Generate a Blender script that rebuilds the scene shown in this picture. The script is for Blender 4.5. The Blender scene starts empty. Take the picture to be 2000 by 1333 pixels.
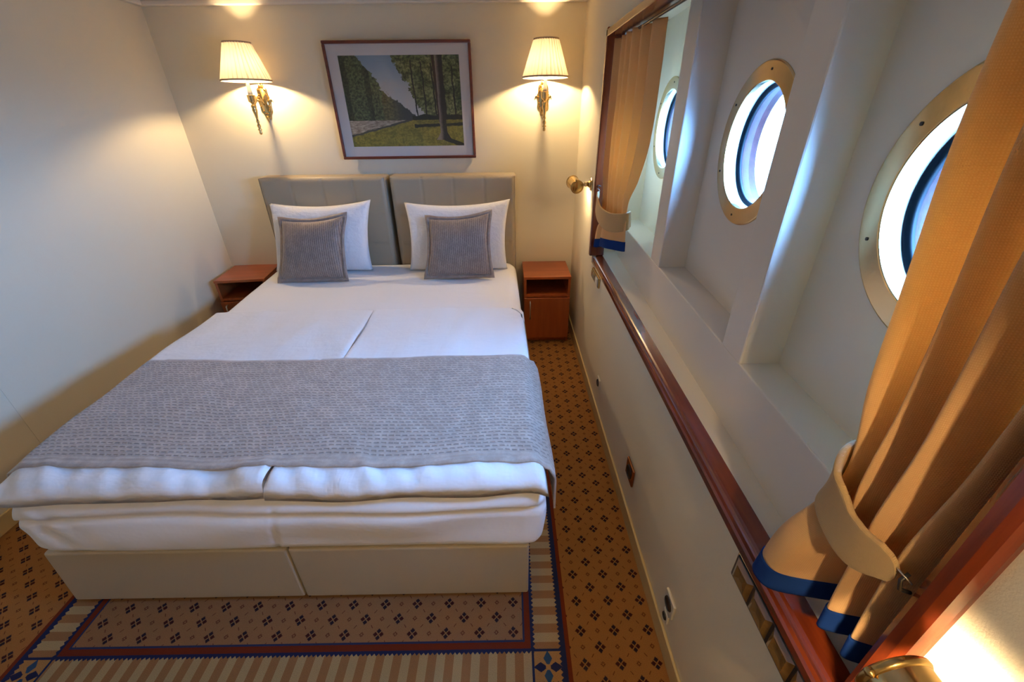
import bpy, bmesh, math, random
from mathutils import Vector, Matrix, noise
from math import sin, cos, pi, radians, sqrt, exp

random.seed(4)
SC = bpy.context.scene
COL = SC.collection

# ------------------------------------------------------------------ camera
F_PX, YAW, PITCH, ROLL = 811.6, -0.00446, 0.50700, -0.01217
CAM = Vector((0.7542, -2.9017, 1.4291))
fwd = Vector((-sin(YAW)*cos(PITCH), cos(YAW)*cos(PITCH), -sin(PITCH)))
rt0 = Vector((cos(YAW), sin(YAW), 0)); up0 = rt0.cross(fwd)
rt = cos(ROLL)*rt0 + sin(ROLL)*up0
up = -sin(ROLL)*rt0 + cos(ROLL)*up0
cd = bpy.data.cameras.new('camera'); cam = bpy.data.objects.new('camera', cd); COL.objects.link(cam)
M = Matrix((rt, up, -fwd)).transposed().to_4x4(); M.translation = CAM
cam.matrix_world = M
cd.sensor_width = 36.0; cd.lens = F_PX*36.0/2000.0; cd.clip_start = 0.01
SC.camera = cam

# ------------------------------------------------------------------ light and exposure
SC.view_settings.view_transform = 'Standard'
SC.view_settings.look = 'None'
SC.view_settings.gamma = 1.0
SC.view_settings.use_curve_mapping = False
SC.view_settings.exposure = 0.27
SKY = (0.175, 0.45, 1.0); SKY_POWER = 135.0; BELOW = 0.25
W = bpy.data.worlds.new('overcast_sky'); SC.world = W; W.use_nodes = True
bg = W.node_tree.nodes['Background']; bg.inputs[1].default_value = SKY_POWER
_t = W.node_tree; _tc = _t.nodes.new('ShaderNodeTexCoord'); _sp = _t.nodes.new('ShaderNodeSeparateXYZ'); _mr = _t.nodes.new('ShaderNodeMapRange')
_t.links.new(_tc.outputs['Generated'], _sp.inputs[0]); _t.links.new(_sp.outputs[2], _mr.inputs[0])
_mr.inputs[1].default_value = -0.10; _mr.inputs[2].default_value = 0.06; _mr.inputs[3].default_value = BELOW; _mr.inputs[4].default_value = 1.0
_mx = _t.nodes.new('ShaderNodeMix'); _mx.data_type = 'RGBA'; _mx.inputs[6].default_value = (0, 0, 0, 1); _mx.inputs[7].default_value = (*SKY, 1)
_t.links.new(_mr.outputs[0], _mx.inputs[0]); _t.links.new(_mx.outputs[2], bg.inputs[0])
WARM = (1.0, 0.715, 0.39)
SCONCE_W, READING_W = 18.0, 3.8
SC.cycles.max_bounces = 12; SC.cycles.diffuse_bounces = 8; SC.cycles.transparent_max_bounces = 12
SC.cycles.use_denoising = True
SC.cycles.sample_clamp_indirect = 6.0
SC.cycles.caustics_reflective = False

# ------------------------------------------------------------------ node helpers
class NT:
    def __init__(s, name):
        s.m = bpy.data.materials.new(name); s.m.use_nodes = True
        s.t = s.m.node_tree; s.bsdf = s.t.nodes['Principled BSDF']; s.out = s.t.nodes['Material Output']
    def node(s, typ, **kw):
        n = s.t.nodes.new(typ)
        for k, v in kw.items(): setattr(n, k, v)
        return n
    def link(s, a, b): s.t.links.new(a.s if isinstance(a, V) else a, b)
    def put(s, inp, v):
        if isinstance(v, V): s.t.links.new(v.s, inp)
        elif isinstance(v, bpy.types.NodeSocket): s.t.links.new(v, inp)
        elif isinstance(v, (tuple, list)): inp.default_value = (*v, 1) if len(v) == 3 and len(inp.default_value) == 4 else v
        else: inp.default_value = v
    def math(s, op, a, b=0.0, c=None):
        n = s.node('ShaderNodeMath', operation=op)
        s.put(n.inputs[0], a); s.put(n.inputs[1], b)
        if c is not None: s.put(n.inputs[2], c)
        return V(s, n.outputs[0])
    def coords(s, kind='Object'):
        tc = s.node('ShaderNodeTexCoord'); sp = s.node('ShaderNodeSeparateXYZ')
        s.t.links.new(tc.outputs[kind], sp.inputs[0])
        return V(s, sp.outputs[0]), V(s, sp.outputs[1]), V(s, sp.outputs[2]), tc.outputs[kind]
    def comb(s, x, y, z=0.0):
        n = s.node('ShaderNodeCombineXYZ')
        for i, v in enumerate((x, y, z)): s.put(n.inputs[i], v)
        return n.outputs[0]
    def noise(s, vec, scale, detail=3.0, rough=0.55):
        n = s.node('ShaderNodeTexNoise'); s.put(n.inputs['Vector'], vec)
        n.inputs['Scale'].default_value = scale; n.inputs['Detail'].default_value = detail; n.inputs['Roughness'].default_value = rough
        return V(s, n.outputs[0])
    def mix(s, f, a, b):
        n = s.node('ShaderNodeMix', data_type='RGBA')
        s.put(n.inputs[0], f); s.put(n.inputs[6], a); s.put(n.inputs[7], b)
        return n.outputs[2]
    def bump(s, h, strength=0.3, dist=0.002):
        n = s.node('ShaderNodeBump'); s.put(n.inputs['Height'], h)
        n.inputs['Strength'].default_value = strength; n.inputs['Distance'].default_value = dist
        s.t.links.new(n.outputs[0], s.bsdf.inputs['Normal']); return n
    def set(s, **kw):
        names = dict(color='Base Color', rough='Roughness', metal='Metallic', spec='Specular IOR Level', coat='Coat Weight', coat_rough='Coat Roughness', sheen='Sheen Weight')
        for k, v in kw.items(): s.put(s.bsdf.inputs[names[k]], v)
        return s
class V:
    def __init__(s, nt, sock): s.nt = nt; s.s = sock
    def __add__(s, o): return s.nt.math('ADD', s, o)
    __radd__ = __add__
    def __sub__(s, o): return s.nt.math('SUBTRACT', s, o)
    def __rsub__(s, o): return s.nt.math('SUBTRACT', o, s)
    def __mul__(s, o): return s.nt.math('MULTIPLY', s, o)
    __rmul__ = __mul__
    def __truediv__(s, o): return s.nt.math('DIVIDE', s, o)
    def lt(s, o): return s.nt.math('LESS_THAN', s, o)
    def gt(s, o): return s.nt.math('GREATER_THAN', s, o)
    def abs(s): return s.nt.math('ABSOLUTE', s)
    def frac(s): return s.nt.math('FRACT', s)
    def floor(s): return s.nt.math('FLOOR', s)
    def sin(s): return s.nt.math('SINE', s)
    def min(s, o): return s.nt.math('MINIMUM', s, o)
    def max(s, o): return s.nt.math('MAXIMUM', s, o)
    def smooth(s, a, b):
        n = s.nt.node('ShaderNodeMapRange', interpolation_type='SMOOTHSTEP')
        s.nt.put(n.inputs[0], s); n.inputs[1].default_value = a; n.inputs[2].default_value = b
        return V(s.nt, n.outputs[0])

def plain(name, color, rough=0.5, metal=0.0, **kw):
    n = NT(name); n.set(color=color, rough=rough, metal=metal, **kw); return n.m

# ------------------------------------------------------------------ materials
def mat_wall():
    n = NT('cream vinyl wallcovering'); x, y, z, v = n.coords()
    a = n.noise(v, 9, 3); b = n.noise(v, 420, 2)
    n.set(color=n.mix(a*0.5, (0.75, 0.675, 0.505), (0.715, 0.64, 0.475)), rough=0.55)
    n.bump(b + n.noise(v, 120, 2)*0.6, 0.35, 0.0009); return n.m
def mat_paint():
    n = NT('cream gloss paint on steel'); x, y, z, v = n.coords()
    n.set(color=(0.76, 0.70, 0.60), rough=0.32)
    n.bump(n.noise(v, 14, 2) + n.noise(v, 260, 1)*0.1, 0.12, 0.003); return n.m
def mat_wood(name, c1, c2, rough=0.22, axis='y', coat=0.4, sc=1.0):
    n = NT(name); x, y, z, v = n.coords()
    k = dict(x=(0.08, 1, 1), y=(1, 0.08, 1), z=(1, 1, 0.08))[axis]
    g = n.noise(n.comb(x*k[0], y*k[1], z*k[2]), 60*sc, 5, 0.6)
    h = n.noise(n.comb(x*k[0], y*k[1], z*k[2]), 12*sc, 3, 0.5)
    n.set(color=n.mix((g*0.6+h*0.5).smooth(0.35, 0.8), c1, c2), rough=rough, coat=coat, coat_rough=0.12)
    n.bump(g, 0.05, 0.0006); return n.m
def mat_leather(name, c):
    n = NT(name); x, y, z, v = n.coords()
    vo = n.node('ShaderNodeTexVoronoi'); n.put(vo.inputs['Vector'], v); vo.inputs['Scale'].default_value = 520
    n.set(color=n.mix(n.noise(v, 7, 3)*0.5, c, tuple(q*0.88 for q in c)), rough=0.42)
    n.bump(V(n, vo.outputs['Distance'])*0.6 + n.noise(v, 30, 3)*0.8, 0.25, 0.0012); return n.m
def mat_sheet(name, scale=7.0, strength=0.45):
    n = NT(name); x, y, z, v = n.coords()
    w = n.noise(n.comb(x*1.0, y*0.55 + n.noise(v, 2.2, 2)*0.6, z), scale, 4, 0.6)
    w2 = n.noise(n.comb(x*0.5, y*1.2, z*1.4), scale*2.7, 3, 0.6)
    f = n.noise(v, 900, 1)
    n.set(color=(0.78, 0.77, 0.775), rough=0.85, sheen=0.15)
    n.bump(w*1.0 + w2*0.35 + f*0.01, strength, 0.02); return n.m
def mat_brass(name='polished brass', c=(0.78, 0.56, 0.25), rough=0.16):
    n = NT(name); x, y, z, v = n.coords()
    n.set(color=c, metal=1.0, rough=n.noise(v, 40, 3)*0.12 + rough - 0.05)
    n.bump(n.noise(v, 60, 3), 0.06, 0.0015); return n.m
def mat_runner():
    n = NT('taupe stitched quilting'); x, y, z, v = n.coords('UV')
    wob = n.noise(n.comb(x, y, 0.0), 5, 2)*0.02
    py = 0.0150
    mott0 = n.noise(n.comb(x*0.6, y, 0.0), 60, 3, 0.7)
    r = (y+wob)/py; row = r.floor(); fr = (r.frac()-0.5).abs()
    jit = n.noise(n.comb(row*0.37, (x*9.0).floor()*0.21), 3, 1)
    u = x/0.021 + row*0.5 + jit*1.6
    fu = (u.frac()-0.5).abs()
    dash = fu.smooth(0.42, 0.25)*(fr+(mott0-0.5)*0.35).smooth(0.30, 0.06)
    mott = n.noise(n.comb(x, y, 0.0), 22, 4, 0.7)
    ed = (y.min(0.56-y)).smooth(0.012, 0.016)
    base = n.mix(mott.smooth(0.35, 0.7), (0.315, 0.255, 0.21), (0.435, 0.36, 0.305))
    n.set(color=n.mix(dash*ed*0.75, base, (0.155, 0.118, 0.098)), rough=0.62, sheen=0.3)
    n.bump((1.0-dash*ed)*0.8 + fr*-0.8 + mott*0.5, 0.6, 0.004); return n.m
def mat_cushion(name, stripes=True):
    n = NT(name); x, y, z, v = n.coords()
    p = 0.0115
    f = ((x/p).frac()-0.5).abs()
    col = (x/p).floor()
    d = ((z/0.02 + col*0.5 + n.noise(n.comb(col*0.4, (z*30.0).floor()*0.3), 4, 1)).frac()-0.5).abs()
    dash = f.smooth(0.26, 0.08)*d.smooth(0.49, 0.43)
    m = n.noise(v, 30, 4, 0.7)
    base = n.mix(m.smooth(0.35, 0.7), (0.235, 0.172, 0.138), (0.315, 0.240, 0.195))
    if not stripes: dash = dash*0.0
    n.set(color=n.mix(dash*0.7, base, (0.10, 0.075, 0.066)), rough=0.5, sheen=0.3)
    n.bump((1.0-dash) + m*0.4, 0.5, 0.003); return n.m
def mat_curtain(name, c1, c2, trans):
    n = NT(name); x, y, z, v = n.coords('UV')
    wv = ((x*2600.0).sin()*0.5+0.5)*((y*2300.0).sin()*0.5+0.5)
    m = n.noise(n.comb(x*4.0, y*40.0), 30, 2)
    colr = n.mix((wv*0.6+m*0.5).smooth(0.1, 0.8), c1, c2)
    n.set(color=colr, rough=0.7, sheen=0.2)
    b = n.bump(wv + m*0.5, 0.35, 0.0014)
    tr = n.node('ShaderNodeBsdfTranslucent'); n.put(tr.inputs[0], trans); n.t.links.new(b.outputs[0], tr.inputs['Normal'])
    mx = n.node('ShaderNodeMixShader'); mx.inputs[0].default_value = 0.28
    n.t.links.new(n.bsdf.outputs[0], mx.inputs[1]); n.t.links.new(tr.outputs[0], mx.inputs[2])
    n.t.links.new(mx.outputs[0], n.out.inputs[0]); return n.m
def mat_shade():
    n = NT('pleated cream silk'); x, y, z, v = n.coords()
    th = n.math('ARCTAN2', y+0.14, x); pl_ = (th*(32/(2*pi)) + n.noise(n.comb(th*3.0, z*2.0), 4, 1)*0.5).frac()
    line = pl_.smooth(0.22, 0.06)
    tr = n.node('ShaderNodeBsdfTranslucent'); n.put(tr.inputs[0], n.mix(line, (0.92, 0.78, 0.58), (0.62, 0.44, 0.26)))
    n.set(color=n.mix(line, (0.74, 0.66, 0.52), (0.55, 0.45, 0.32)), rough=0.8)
    mx = n.node('ShaderNodeMixShader'); mx.inputs[0].default_value = 0.058
    n.t.links.new(n.bsdf.outputs[0], mx.inputs[1]); n.t.links.new(tr.outputs[0], mx.inputs[2])
    n.t.links.new(mx.outputs[0], n.out.inputs[0]); return n.m
def mat_glass(name, tint=(1, 1, 1), frost=0.0):
    n = NT(name); x, y, z, v = n.coords()
    tr = n.node('ShaderNodeBsdfTransparent'); tr.inputs[0].default_value = (*tint, 1)
    gl = n.node('ShaderNodeBsdfGlossy'); gl.inputs['Roughness'].default_value = 0.02
    lw = n.node('ShaderNodeLayerWeight'); lw.inputs[0].default_value = 0.5
    fr = n.math('ADD', n.math('MULTIPLY', n.math('POWER', V(n, lw.outputs['Facing']), 4.0), 0.9), 0.055)
    mx = n.node('ShaderNodeMixShader')
    n.t.links.new(fr.s, mx.inputs[0]); n.t.links.new(tr.outputs[0], mx.inputs[1]); n.t.links.new(gl.outputs[0], mx.inputs[2])
    n.t.links.new(mx.outputs[0], n.out.inputs[0]); return n.m
def mat_emit(name, c, s):
    n = NT(name); e = n.node('ShaderNodeEmission'); e.inputs[0].default_value = (*c, 1); e.inputs[1].default_value = s
    n.t.links.new(e.outputs[0], n.out.inputs[0]); return n.m

def mat_carpet():
    n = NT('woven patterned carpet'); x, y, z, v = n.coords()
    PX, PY = 0.1055, 0.0905
    gx = (x-0.961)/PX; gy = (y+2.207)/PY
    def cell(ox, oy):
        a = ((gx+ox+0.5).frac()-0.5)*PX; b = ((gy+oy+0.5).frac()-0.5)*PY
        return a, b
    fuzz = (n.noise(v, 330, 2)-0.5)*0.008
    navy = None; mar = None; red = None
    for o in ((0, 0), (0.5, 0.5)):
        a, b = cell(*o); a, b = a.abs(), b.abs()
        dia = (a+b+fuzz).smooth(0.0185, 0.0158)*((a-b).abs()+fuzz*0.4).smooth(0.0014, 0.0028)
        ver = a.lt(b)
        nv, mr = dia*ver, dia*(1.0-ver)
        navy = nv if navy is None else navy.max(nv); mar = mr if mar is None else mar.max(mr)
    for o in ((0.5, 0), (0, 0.5)):
        a, b = cell(*o); a, b = a.abs(), b.abs()
        arm = (a.min(b)+fuzz*0.3).smooth(0.0018, 0.0008)*(a.max(b)).smooth(0.0080, 0.0062)*(a.max(b)).smooth(0.0016, 0.0028)
        dg = ((a-b).abs()+fuzz*0.3).smooth(0.0019, 0.0008)*(a+b).smooth(0.0100, 0.0080)*(a+b).smooth(0.003, 0.0045)
        st = arm.max(dg); red = st if red is None else red.max(st)
    for o, sg in (((0.25, 0.25), 1), ((0.75, 0.25), -1), ((0.25, 0.75), -1), ((0.75, 0.75), 1)):
        a, b = cell(*o)
        q = (a*0.8 - b*(0.6*sg)).abs(); w = (a*0.6 + b*(0.8*sg)).abs()
        ds = (q+fuzz*0.3).smooth(0.0017, 0.0008)*w.smooth(0.0065, 0.0050); red = red.max(ds*0.8)
    pile = n.noise(v, 700, 2); mott = n.noise(v, 6, 3)
    dx = (x+0.748).min(0.921-x); dy = (y+2.371).min(-1.118-y)
    d = dx.min(dy); along = n.math('MULTIPLY', dx.lt(dy), y) + (1.0-dx.lt(dy))*x
    tri = ((along/0.0135).frac()-0.5).abs()*2.0
    dj = d + fuzz*0.3
    inside = d.gt(0.0); fld = d.gt(0.142)
    gold = n.mix(mott, (0.355, 0.160, 0.046), (0.305, 0.133, 0.038))
    pink = n.mix(mott, (0.325, 0.170, 0.075), (0.285, 0.145, 0.063))
    base = n.mix(fld, gold, pink)
    pat = 1.0-inside*(1.0-fld)
    c = n.mix(red*pat, base, (0.11, 0.022, 0.010))
    c = n.mix(mar*pat, c, (0.045, 0.009, 0.010))
    c = n.mix(navy*pat, c, (0.018, 0.011, 0.022))
    NAVY = (0.010, 0.020, 0.075); RED = (0.15, 0.022, 0.007)
    stripe = (along/0.052).frac().gt(0.5)
    band = n.mix(stripe, (0.43, 0.30, 0.145), (0.31, 0.155, 0.06))
    cx = dx-0.069; cy = dy-0.069
    corner = dx.max(dy).lt(0.113)
    ca, cb = cx.abs(), cy.abs()
    band = n.mix(corner, band, (0.40, 0.21, 0.07))
    long_ = ca.max(cb); short = ca.min(cb)
    petal = (short + fuzz*0.4 - (0.013 - (long_-0.022).abs()*0.62)).lt(0.0)*(long_).gt(0.007)
    pc = n.mix(ca.lt(cb), (0.010, 0.016, 0.06), (0.02, 0.065, 0.14))
    band = n.mix(petal*corner, band, pc)
    b2 = n.mix((dj - tri*0.007).lt(0.027), band, NAVY)
    b2 = n.mix((dj + tri*0.007).gt(0.111), b2, NAVY)
    lx = ((dx-0.113).abs()).lt(0.0035)*dy.gt(0.02)*dy.lt(0.113)
    ly = ((dy-0.113).abs()).lt(0.0035)*dx.gt(0.02)*dx.lt(0.113)
    b2 = n.mix(lx.max(ly), b2, NAVY)
    b2 = n.mix(dj.lt(0.013), b2, RED)
    b2 = n.mix(dj.gt(0.118), b2, RED)
    b2 = n.mix(dj.gt(0.136), b2, (0.02, 0.035, 0.10))
    c = n.mix(inside*(1.0-fld), c, b2)
    n.set(color=n.mix(pile.smooth(0.3, 0.75)*0.45, c, (0.03, 0.017, 0.008)), rough=0.95, spec=0.08)
    n.bump(pile, 0.5, 0.004); return n.m

def mat_painting():
    # a woodland track: sky, tree masses, path, grass, trunks; u right 0..1, w up 0..1
    n = NT('landscape painting'); x, y, z, v = n.coords('UV')
    u, w = x, y
    n1 = n.noise(n.comb(u*1.4, w), 9, 5, 0.65); n2 = n.noise(n.comb(u*1.4, w), 34, 4, 0.7); n3 = n.noise(n.comb(u*2.5, w*9.0), 9, 4, 0.6)
    wob = (n1-0.5)*0.16 + (n2-0.5)*0.06
    sky = n.mix(w.smooth(0.45, 0.98), (0.46, 0.46, 0.45), (0.20, 0.30, 0.40))
    c = sky
    leaf = n.mix(n2.smooth(0.35, 0.72), (0.014, 0.028, 0.014), (0.15, 0.20, 0.08))
    leafw = n.mix(n2.smooth(0.35, 0.72), (0.05, 0.05, 0.02), (0.19, 0.18, 0.075))
    # distant bushes falling to the right
    far = (w - (0.62 - (u-0.33)*0.95) - wob).lt(0.0)*u.gt(0.22)
    c = n.mix(far*(u.lt(0.66)), c, n.mix(u.smooth(0.36, 0.5), leafw, (0.035, 0.048, 0.048)))
    # dark wood on the left
    left = (u - (0.31 - (w-0.72).max(0.0)*0.62) - wob*0.8).lt(0.0)
    trunks = ((u*34.0 + n1*1.4).sin()).gt(0.72)
    lw = n.mix(trunks*0.6, leaf, (0.006, 0.008, 0.006))
    c = n.mix(left, c, lw)
    # foliage and trunks on the right
    right = (u - (0.47 + (0.98-w).max(0.0)*0.30 - (w-0.62).max(0.0)*0.12) - wob).gt(0.0)
    lr = n.mix(n1.smooth(0.42, 0.62), n.mix(n2.smooth(0.4, 0.7), (0.018, 0.03, 0.008), (0.13, 0.17, 0.045)), n.mix(n2.smooth(0.35, 0.65), (0.07, 0.09, 0.025), (0.30, 0.33, 0.13)))
    c = n.mix(right, c, lr)
    thin = ((u*74.0 + w*2.0 + (n1-0.5)*2.5).sin()).gt(0.90)*u.gt(0.58)*w.gt(0.3)*(w-0.95+(u-0.6)*0.2).lt(0.0)
    c = n.mix(thin, c, (0.012, 0.010, 0.007))
    hedge = (w - 0.36 - wob*0.5).lt(0.0)*(u.gt(0.56))
    c = n.mix(hedge, c, (0.010, 0.013, 0.006))
    # ground
    ground = (w - 0.305 - (n2-0.5)*0.02).lt(0.0)
    grass = n.mix((n2*0.6+n1*0.5).smooth(0.38, 0.75), (0.10, 0.095, 0.012), (0.34, 0.29, 0.04))
    road = n.mix(n3.smooth(0.35, 0.7), (0.17, 0.13, 0.10), (0.52, 0.46, 0.37))
    edge = 0.125 + u*0.335
    c = n.mix(ground, c, n.mix((w-edge-wob*0.25).gt(0.0)*u.lt(0.58), grass, road))
    kerb = ((w-edge-wob*0.25).abs()).lt(0.012)*ground*u.lt(0.55)
    c = n.mix(kerb, c, (0.055, 0.06, 0.05))
    sh = ((w - 0.245 - (u-0.75)*0.05 - (n1-0.5)*0.05).abs()).lt(0.018)*u.gt(0.57)
    c = n.mix(sh, c, (0.014, 0.018, 0.010))
    sh2 = ((w - (0.085 - (u-0.84)*0.55) - (n1-0.5)*0.03).abs()).lt(0.028)*u.gt(0.8)
    c = n.mix(sh2, c, (0.016, 0.02, 0.012))
    # big trunk and the leaner one beside it
    ctr = 0.826 + (n1-0.5)*0.02
    flare = (0.16-w).max(0.0)*0.42
    big = ((u-ctr).abs() - 0.030 - flare).lt(0.0)*w.gt(0.07)
    bark = n.mix(((u-ctr+0.02)*30.0 + n2*0.6).smooth(-0.2, 1.0), (0.26, 0.21, 0.17), (0.018, 0.014, 0.011))
    lean = ((u - 0.800 + (w-0.3).max(0.0)*0.03 + (n1-0.5)*0.01).abs()).lt(0.012)*w.gt(0.28)
    c = n.mix(lean, c, (0.035, 0.016, 0.010))
    c = n.mix(big, c, bark)
    n.set(color=c, rough=0.6); n.bump(n2, 0.15, 0.001); return n.m

MW = mat_wall(); MP = mat_paint()
MTRIM = mat_wood('mahogany varnish', (0.20, 0.033, 0.008), (0.088, 0.013, 0.004), 0.2, 'y', 0.35)
MTRIMZ = mat_wood('mahogany varnish upright', (0.185, 0.030, 0.007), (0.080, 0.012, 0.004), 0.22, 'z', 0.3)
MCHERRY = mat_wood('cherry veneer', (0.40, 0.095, 0.022), (0.27, 0.058, 0.013), 0.3, 'z', 0.15, 0.6)
MCHERRYT = mat_wood('cherry veneer top', (0.40, 0.095, 0.022), (0.27, 0.058, 0.013), 0.3, 'x', 0.15, 0.6)
MLEA = mat_leather('taupe leatherette', (0.385, 0.315, 0.215)); MLEA2 = mat_leather('beige leatherette', (0.46, 0.395, 0.29))
MSHEET = mat_sheet('white cotton sheet', 5, 0.25); MDUV = mat_sheet('white duvet cotton', 6, 0.45); MPIL = mat_sheet('white pillowcase', 11, 0.5)
MBRASS = mat_brass(); MBRASSD = mat_brass('aged brass', (0.52, 0.36, 0.14), 0.24); MRING = mat_brass('porthole brass', (0.74, 0.56, 0.29), 0.2)
MRUN = mat_runner(); MCUSH = mat_cushion('taupe ribbed cushion'); MCUSHF = mat_cushion('taupe cushion border', False)
MCURT = mat_curtain('gold woven curtain', (0.78, 0.46, 0.185), (0.88, 0.58, 0.27), (0.85, 0.42, 0.12))
MTIE = mat_curtain('pale gold tieback cloth', (0.62, 0.41, 0.175), (0.74, 0.52, 0.25), (0.6, 0.35, 0.1))
MHEM = plain('royal blue braid', (0.006, 0.03, 0.16), 0.9, spec=0.1)
MSHADE = mat_shade(); MGLASS = mat_glass('clear pane'); MPANE = mat_glass('porthole pane', (0.93, 0.97, 1.0))
MCARPET = mat_carpet(); MPAINT = mat_painting()
MMAT = plain('white mount card', (0.60, 0.57, 0.56), 0.8)
MCEIL = plain('off white ceiling', (0.74, 0.68, 0.58), 0.6)
MBASE = plain('cream skirting paint', (0.55, 0.42, 0.20), 0.45)
MDARK = plain('dark void', (0.02, 0.012, 0.008), 0.6); MBLACK = plain('black plastic', (0.015, 0.012, 0.01), 0.4)
MSTEEL = plain('brushed steel', (0.62, 0.58, 0.52), 0.3, 1.0)
MPLASTIC = plain('cream plastic', (0.62, 0.57, 0.47), 0.4)
MGASK = plain('dark blue gasket', (0.001, 0.0035, 0.005), 0.5, spec=0.08)
MLINER = plain('white tunnel paint', (0.86, 0.88, 0.88), 0.35)
def _tun():
    n = NT('maroon hull paint'); x, y, z, v = n.coords()
    n.set(color=n.mix(n.noise(v, 30, 4, 0.7).smooth(0.35, 0.7), (0.024, 0.006, 0.007), (0.040, 0.011, 0.012)), rough=0.55, spec=0.08); n.bump(n.noise(v, 60, 3), 0.4, 0.004); return n.m
MTUN = _tun()
def bulb_mat(name, watts, r): return mat_emit(name, WARM, watts/(pi*4*pi*r*r))
MBULB = bulb_mat('lit candle bulb', SCONCE_W, 0.016); MBULBD = {'a': bulb_mat('dimmed candle bulb', SCONCE_W*0.13, 0.016), 'b': bulb_mat('faint candle bulb', SCONCE_W*0.95, 0.016)}; MRBULB = bulb_mat('lit reading bulb', READING_W, 0.014)
MCANDLE = plain('ivory candle sleeve', (0.80, 0.74, 0.60), 0.5)
MTRIMBAND = plain('taupe shade braid', (0.42, 0.30, 0.20), 0.8)
MROCK = mat_wood('dark bronze rocker', (0.21, 0.115, 0.032), (0.11, 0.055, 0.016), 0.16, 'y', 0.6)
MSOCK = plain('copper bronze plate', (0.42, 0.17, 0.07), 0.22, 1.0)

# ------------------------------------------------------------------ mesh helpers
def obj(name, bm, mat, parent=None, smooth=False, mats=None):
    me = bpy.data.meshes.new(name)
    bmesh.ops.recalc_face_normals(bm, faces=bm.faces[:])
    bm.to_mesh(me); bm.free()
    for m in (mats or [mat]): me.materials.append(m)
    if smooth:
        for p in me.polygons: p.use_smooth = True
    o = bpy.data.objects.new(name, me); COL.objects.link(o)
    if parent: o.parent = parent
    return o
def tag(o, label=None, cat=None, group=None, kind=None):
    if label: o['label'] = label
    if cat: o['category'] = cat
    if group: o['group'] = group
    if kind: o['kind'] = kind
    return o
def thing(name, label, cat, loc=(0, 0, 0), rot=(0, 0, 0), group=None):
    o = bpy.data.objects.new(name, None); COL.objects.link(o); o.empty_display_size = 0.05
    o.location = loc; o.rotation_euler = rot
    return tag(o, label, cat, group)
def struct(name, bm, mat, parent=None, smooth=False):
    o = obj(name, bm, mat, parent, smooth)
    if not parent: o['kind'] = 'structure'
    return o
def box(bm, x0, x1, y0, y1, z0, z1, bev=0.0, seg=2):
    vs = [bm.verts.new((x, y, z)) for x in (x0, x1) for y in (y0, y1) for z in (z0, z1)]
    q = lambda *i: bm.faces.new([vs[k] for k in i])
    fs = [q(0, 1, 3, 2), q(4, 6, 7, 5), q(0, 4, 5, 1), q(2, 3, 7, 6), q(0, 2, 6, 4), q(1, 5, 7, 3)]
    if bev > 0:
        es = list({e for f in fs for e in f.edges})
        bmesh.ops.bevel(bm, geom=es, offset=bev, segments=seg, affect='EDGES', profile=0.5)
def hexa(bm, pts, bev=0.0, seg=2):
    """8 corners: bottom 4 counter-clockwise, then top 4."""
    vs = [bm.verts.new(p) for p in pts]
    q = lambda *i: bm.faces.new([vs[k] for k in i])
    fs = [q(3, 2, 1, 0), q(4, 5, 6, 7), q(0, 1, 5, 4), q(1, 2, 6, 5), q(2, 3, 7, 6), q(3, 0, 4, 7)]
    if bev > 0:
        es = list({e for f in fs for e in f.edges})
        bmesh.ops.bevel(bm, geom=es, offset=bev, segments=seg, affect='EDGES', profile=0.5)
def lathe(bm, prof, n=32, mtx=None, cap=True):
    """prof: (r, h) along +z; placed by mtx."""
    rings = []
    for r, h in prof:
        rg = []
        for k in range(n):
            p = Vector((r*cos(2*pi*k/n), r*sin(2*pi*k/n), h))
            rg.append(bm.verts.new(mtx @ p if mtx else p))
        rings.append(rg)
    for a, b in zip(rings, rings[1:]):
        for k in range(n): bm.faces.new((a[k], a[(k+1) % n], b[(k+1) % n], b[k]))
    if cap:
        for rg in (rings[0], rings[-1]):
            if (rg[0].co-rg[n//2].co).length > 1e-5: bm.faces.new(rg)
def tube(bm, pts, rad, n=10, closed=False):
    pts = [Vector(p) for p in pts]; rings = []; N = len(pts)
    nv = None
    for i, p in enumerate(pts):
        a = pts[(i-1) % N] if (i > 0 or closed) else p; b = pts[(i+1) % N] if (i < N-1 or closed) else p
        t = (b-a).normalized()
        if nv is None: nv = t.orthogonal().normalized()
        nv = (nv - t*nv.dot(t)).normalized(); bn = t.cross(nv)
        r = rad[i] if isinstance(rad, (list, tuple)) else rad
        rings.append([bm.verts.new(p + r*(cos(2*pi*k/n)*nv + sin(2*pi*k/n)*bn)) for k in range(n)])
    pr = list(zip(rings, rings[1:])) + ([(rings[-1], rings[0])] if closed else [])
    for a, b in pr:
        for k in range(n): bm.faces.new((a[k], a[(k+1) % n], b[(k+1) % n], b[k]))
    if not closed: bm.faces.new(rings[0]); bm.faces.new(rings[-1])
def axis_mtx(origin, direction):
    d = Vector(direction).normalized()
    m = d.to_track_quat('Z', 'Y').to_matrix().to_4x4(); m.translation = Vector(origin); return m
def grid(bm, nu, nv, fn, uvfn=None):
    vs = [[bm.verts.new(fn(i/nu, j/nv)) for j in range(nv+1)] for i in range(nu+1)]
    uvl = bm.loops.layers.uv.verify() if uvfn else None
    for i in range(nu):
        for j in range(nv):
            f = bm.faces.new((vs[i][j], vs[i+1][j], vs[i+1][j+1], vs[i][j+1]))
            if uvl:
                for l, (a, b) in zip(f.loops, ((i, j), (i+1, j), (i+1, j+1), (i, j+1))): l[uvl].uv = uvfn(a/nu, b/nv)
    return vs
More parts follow.
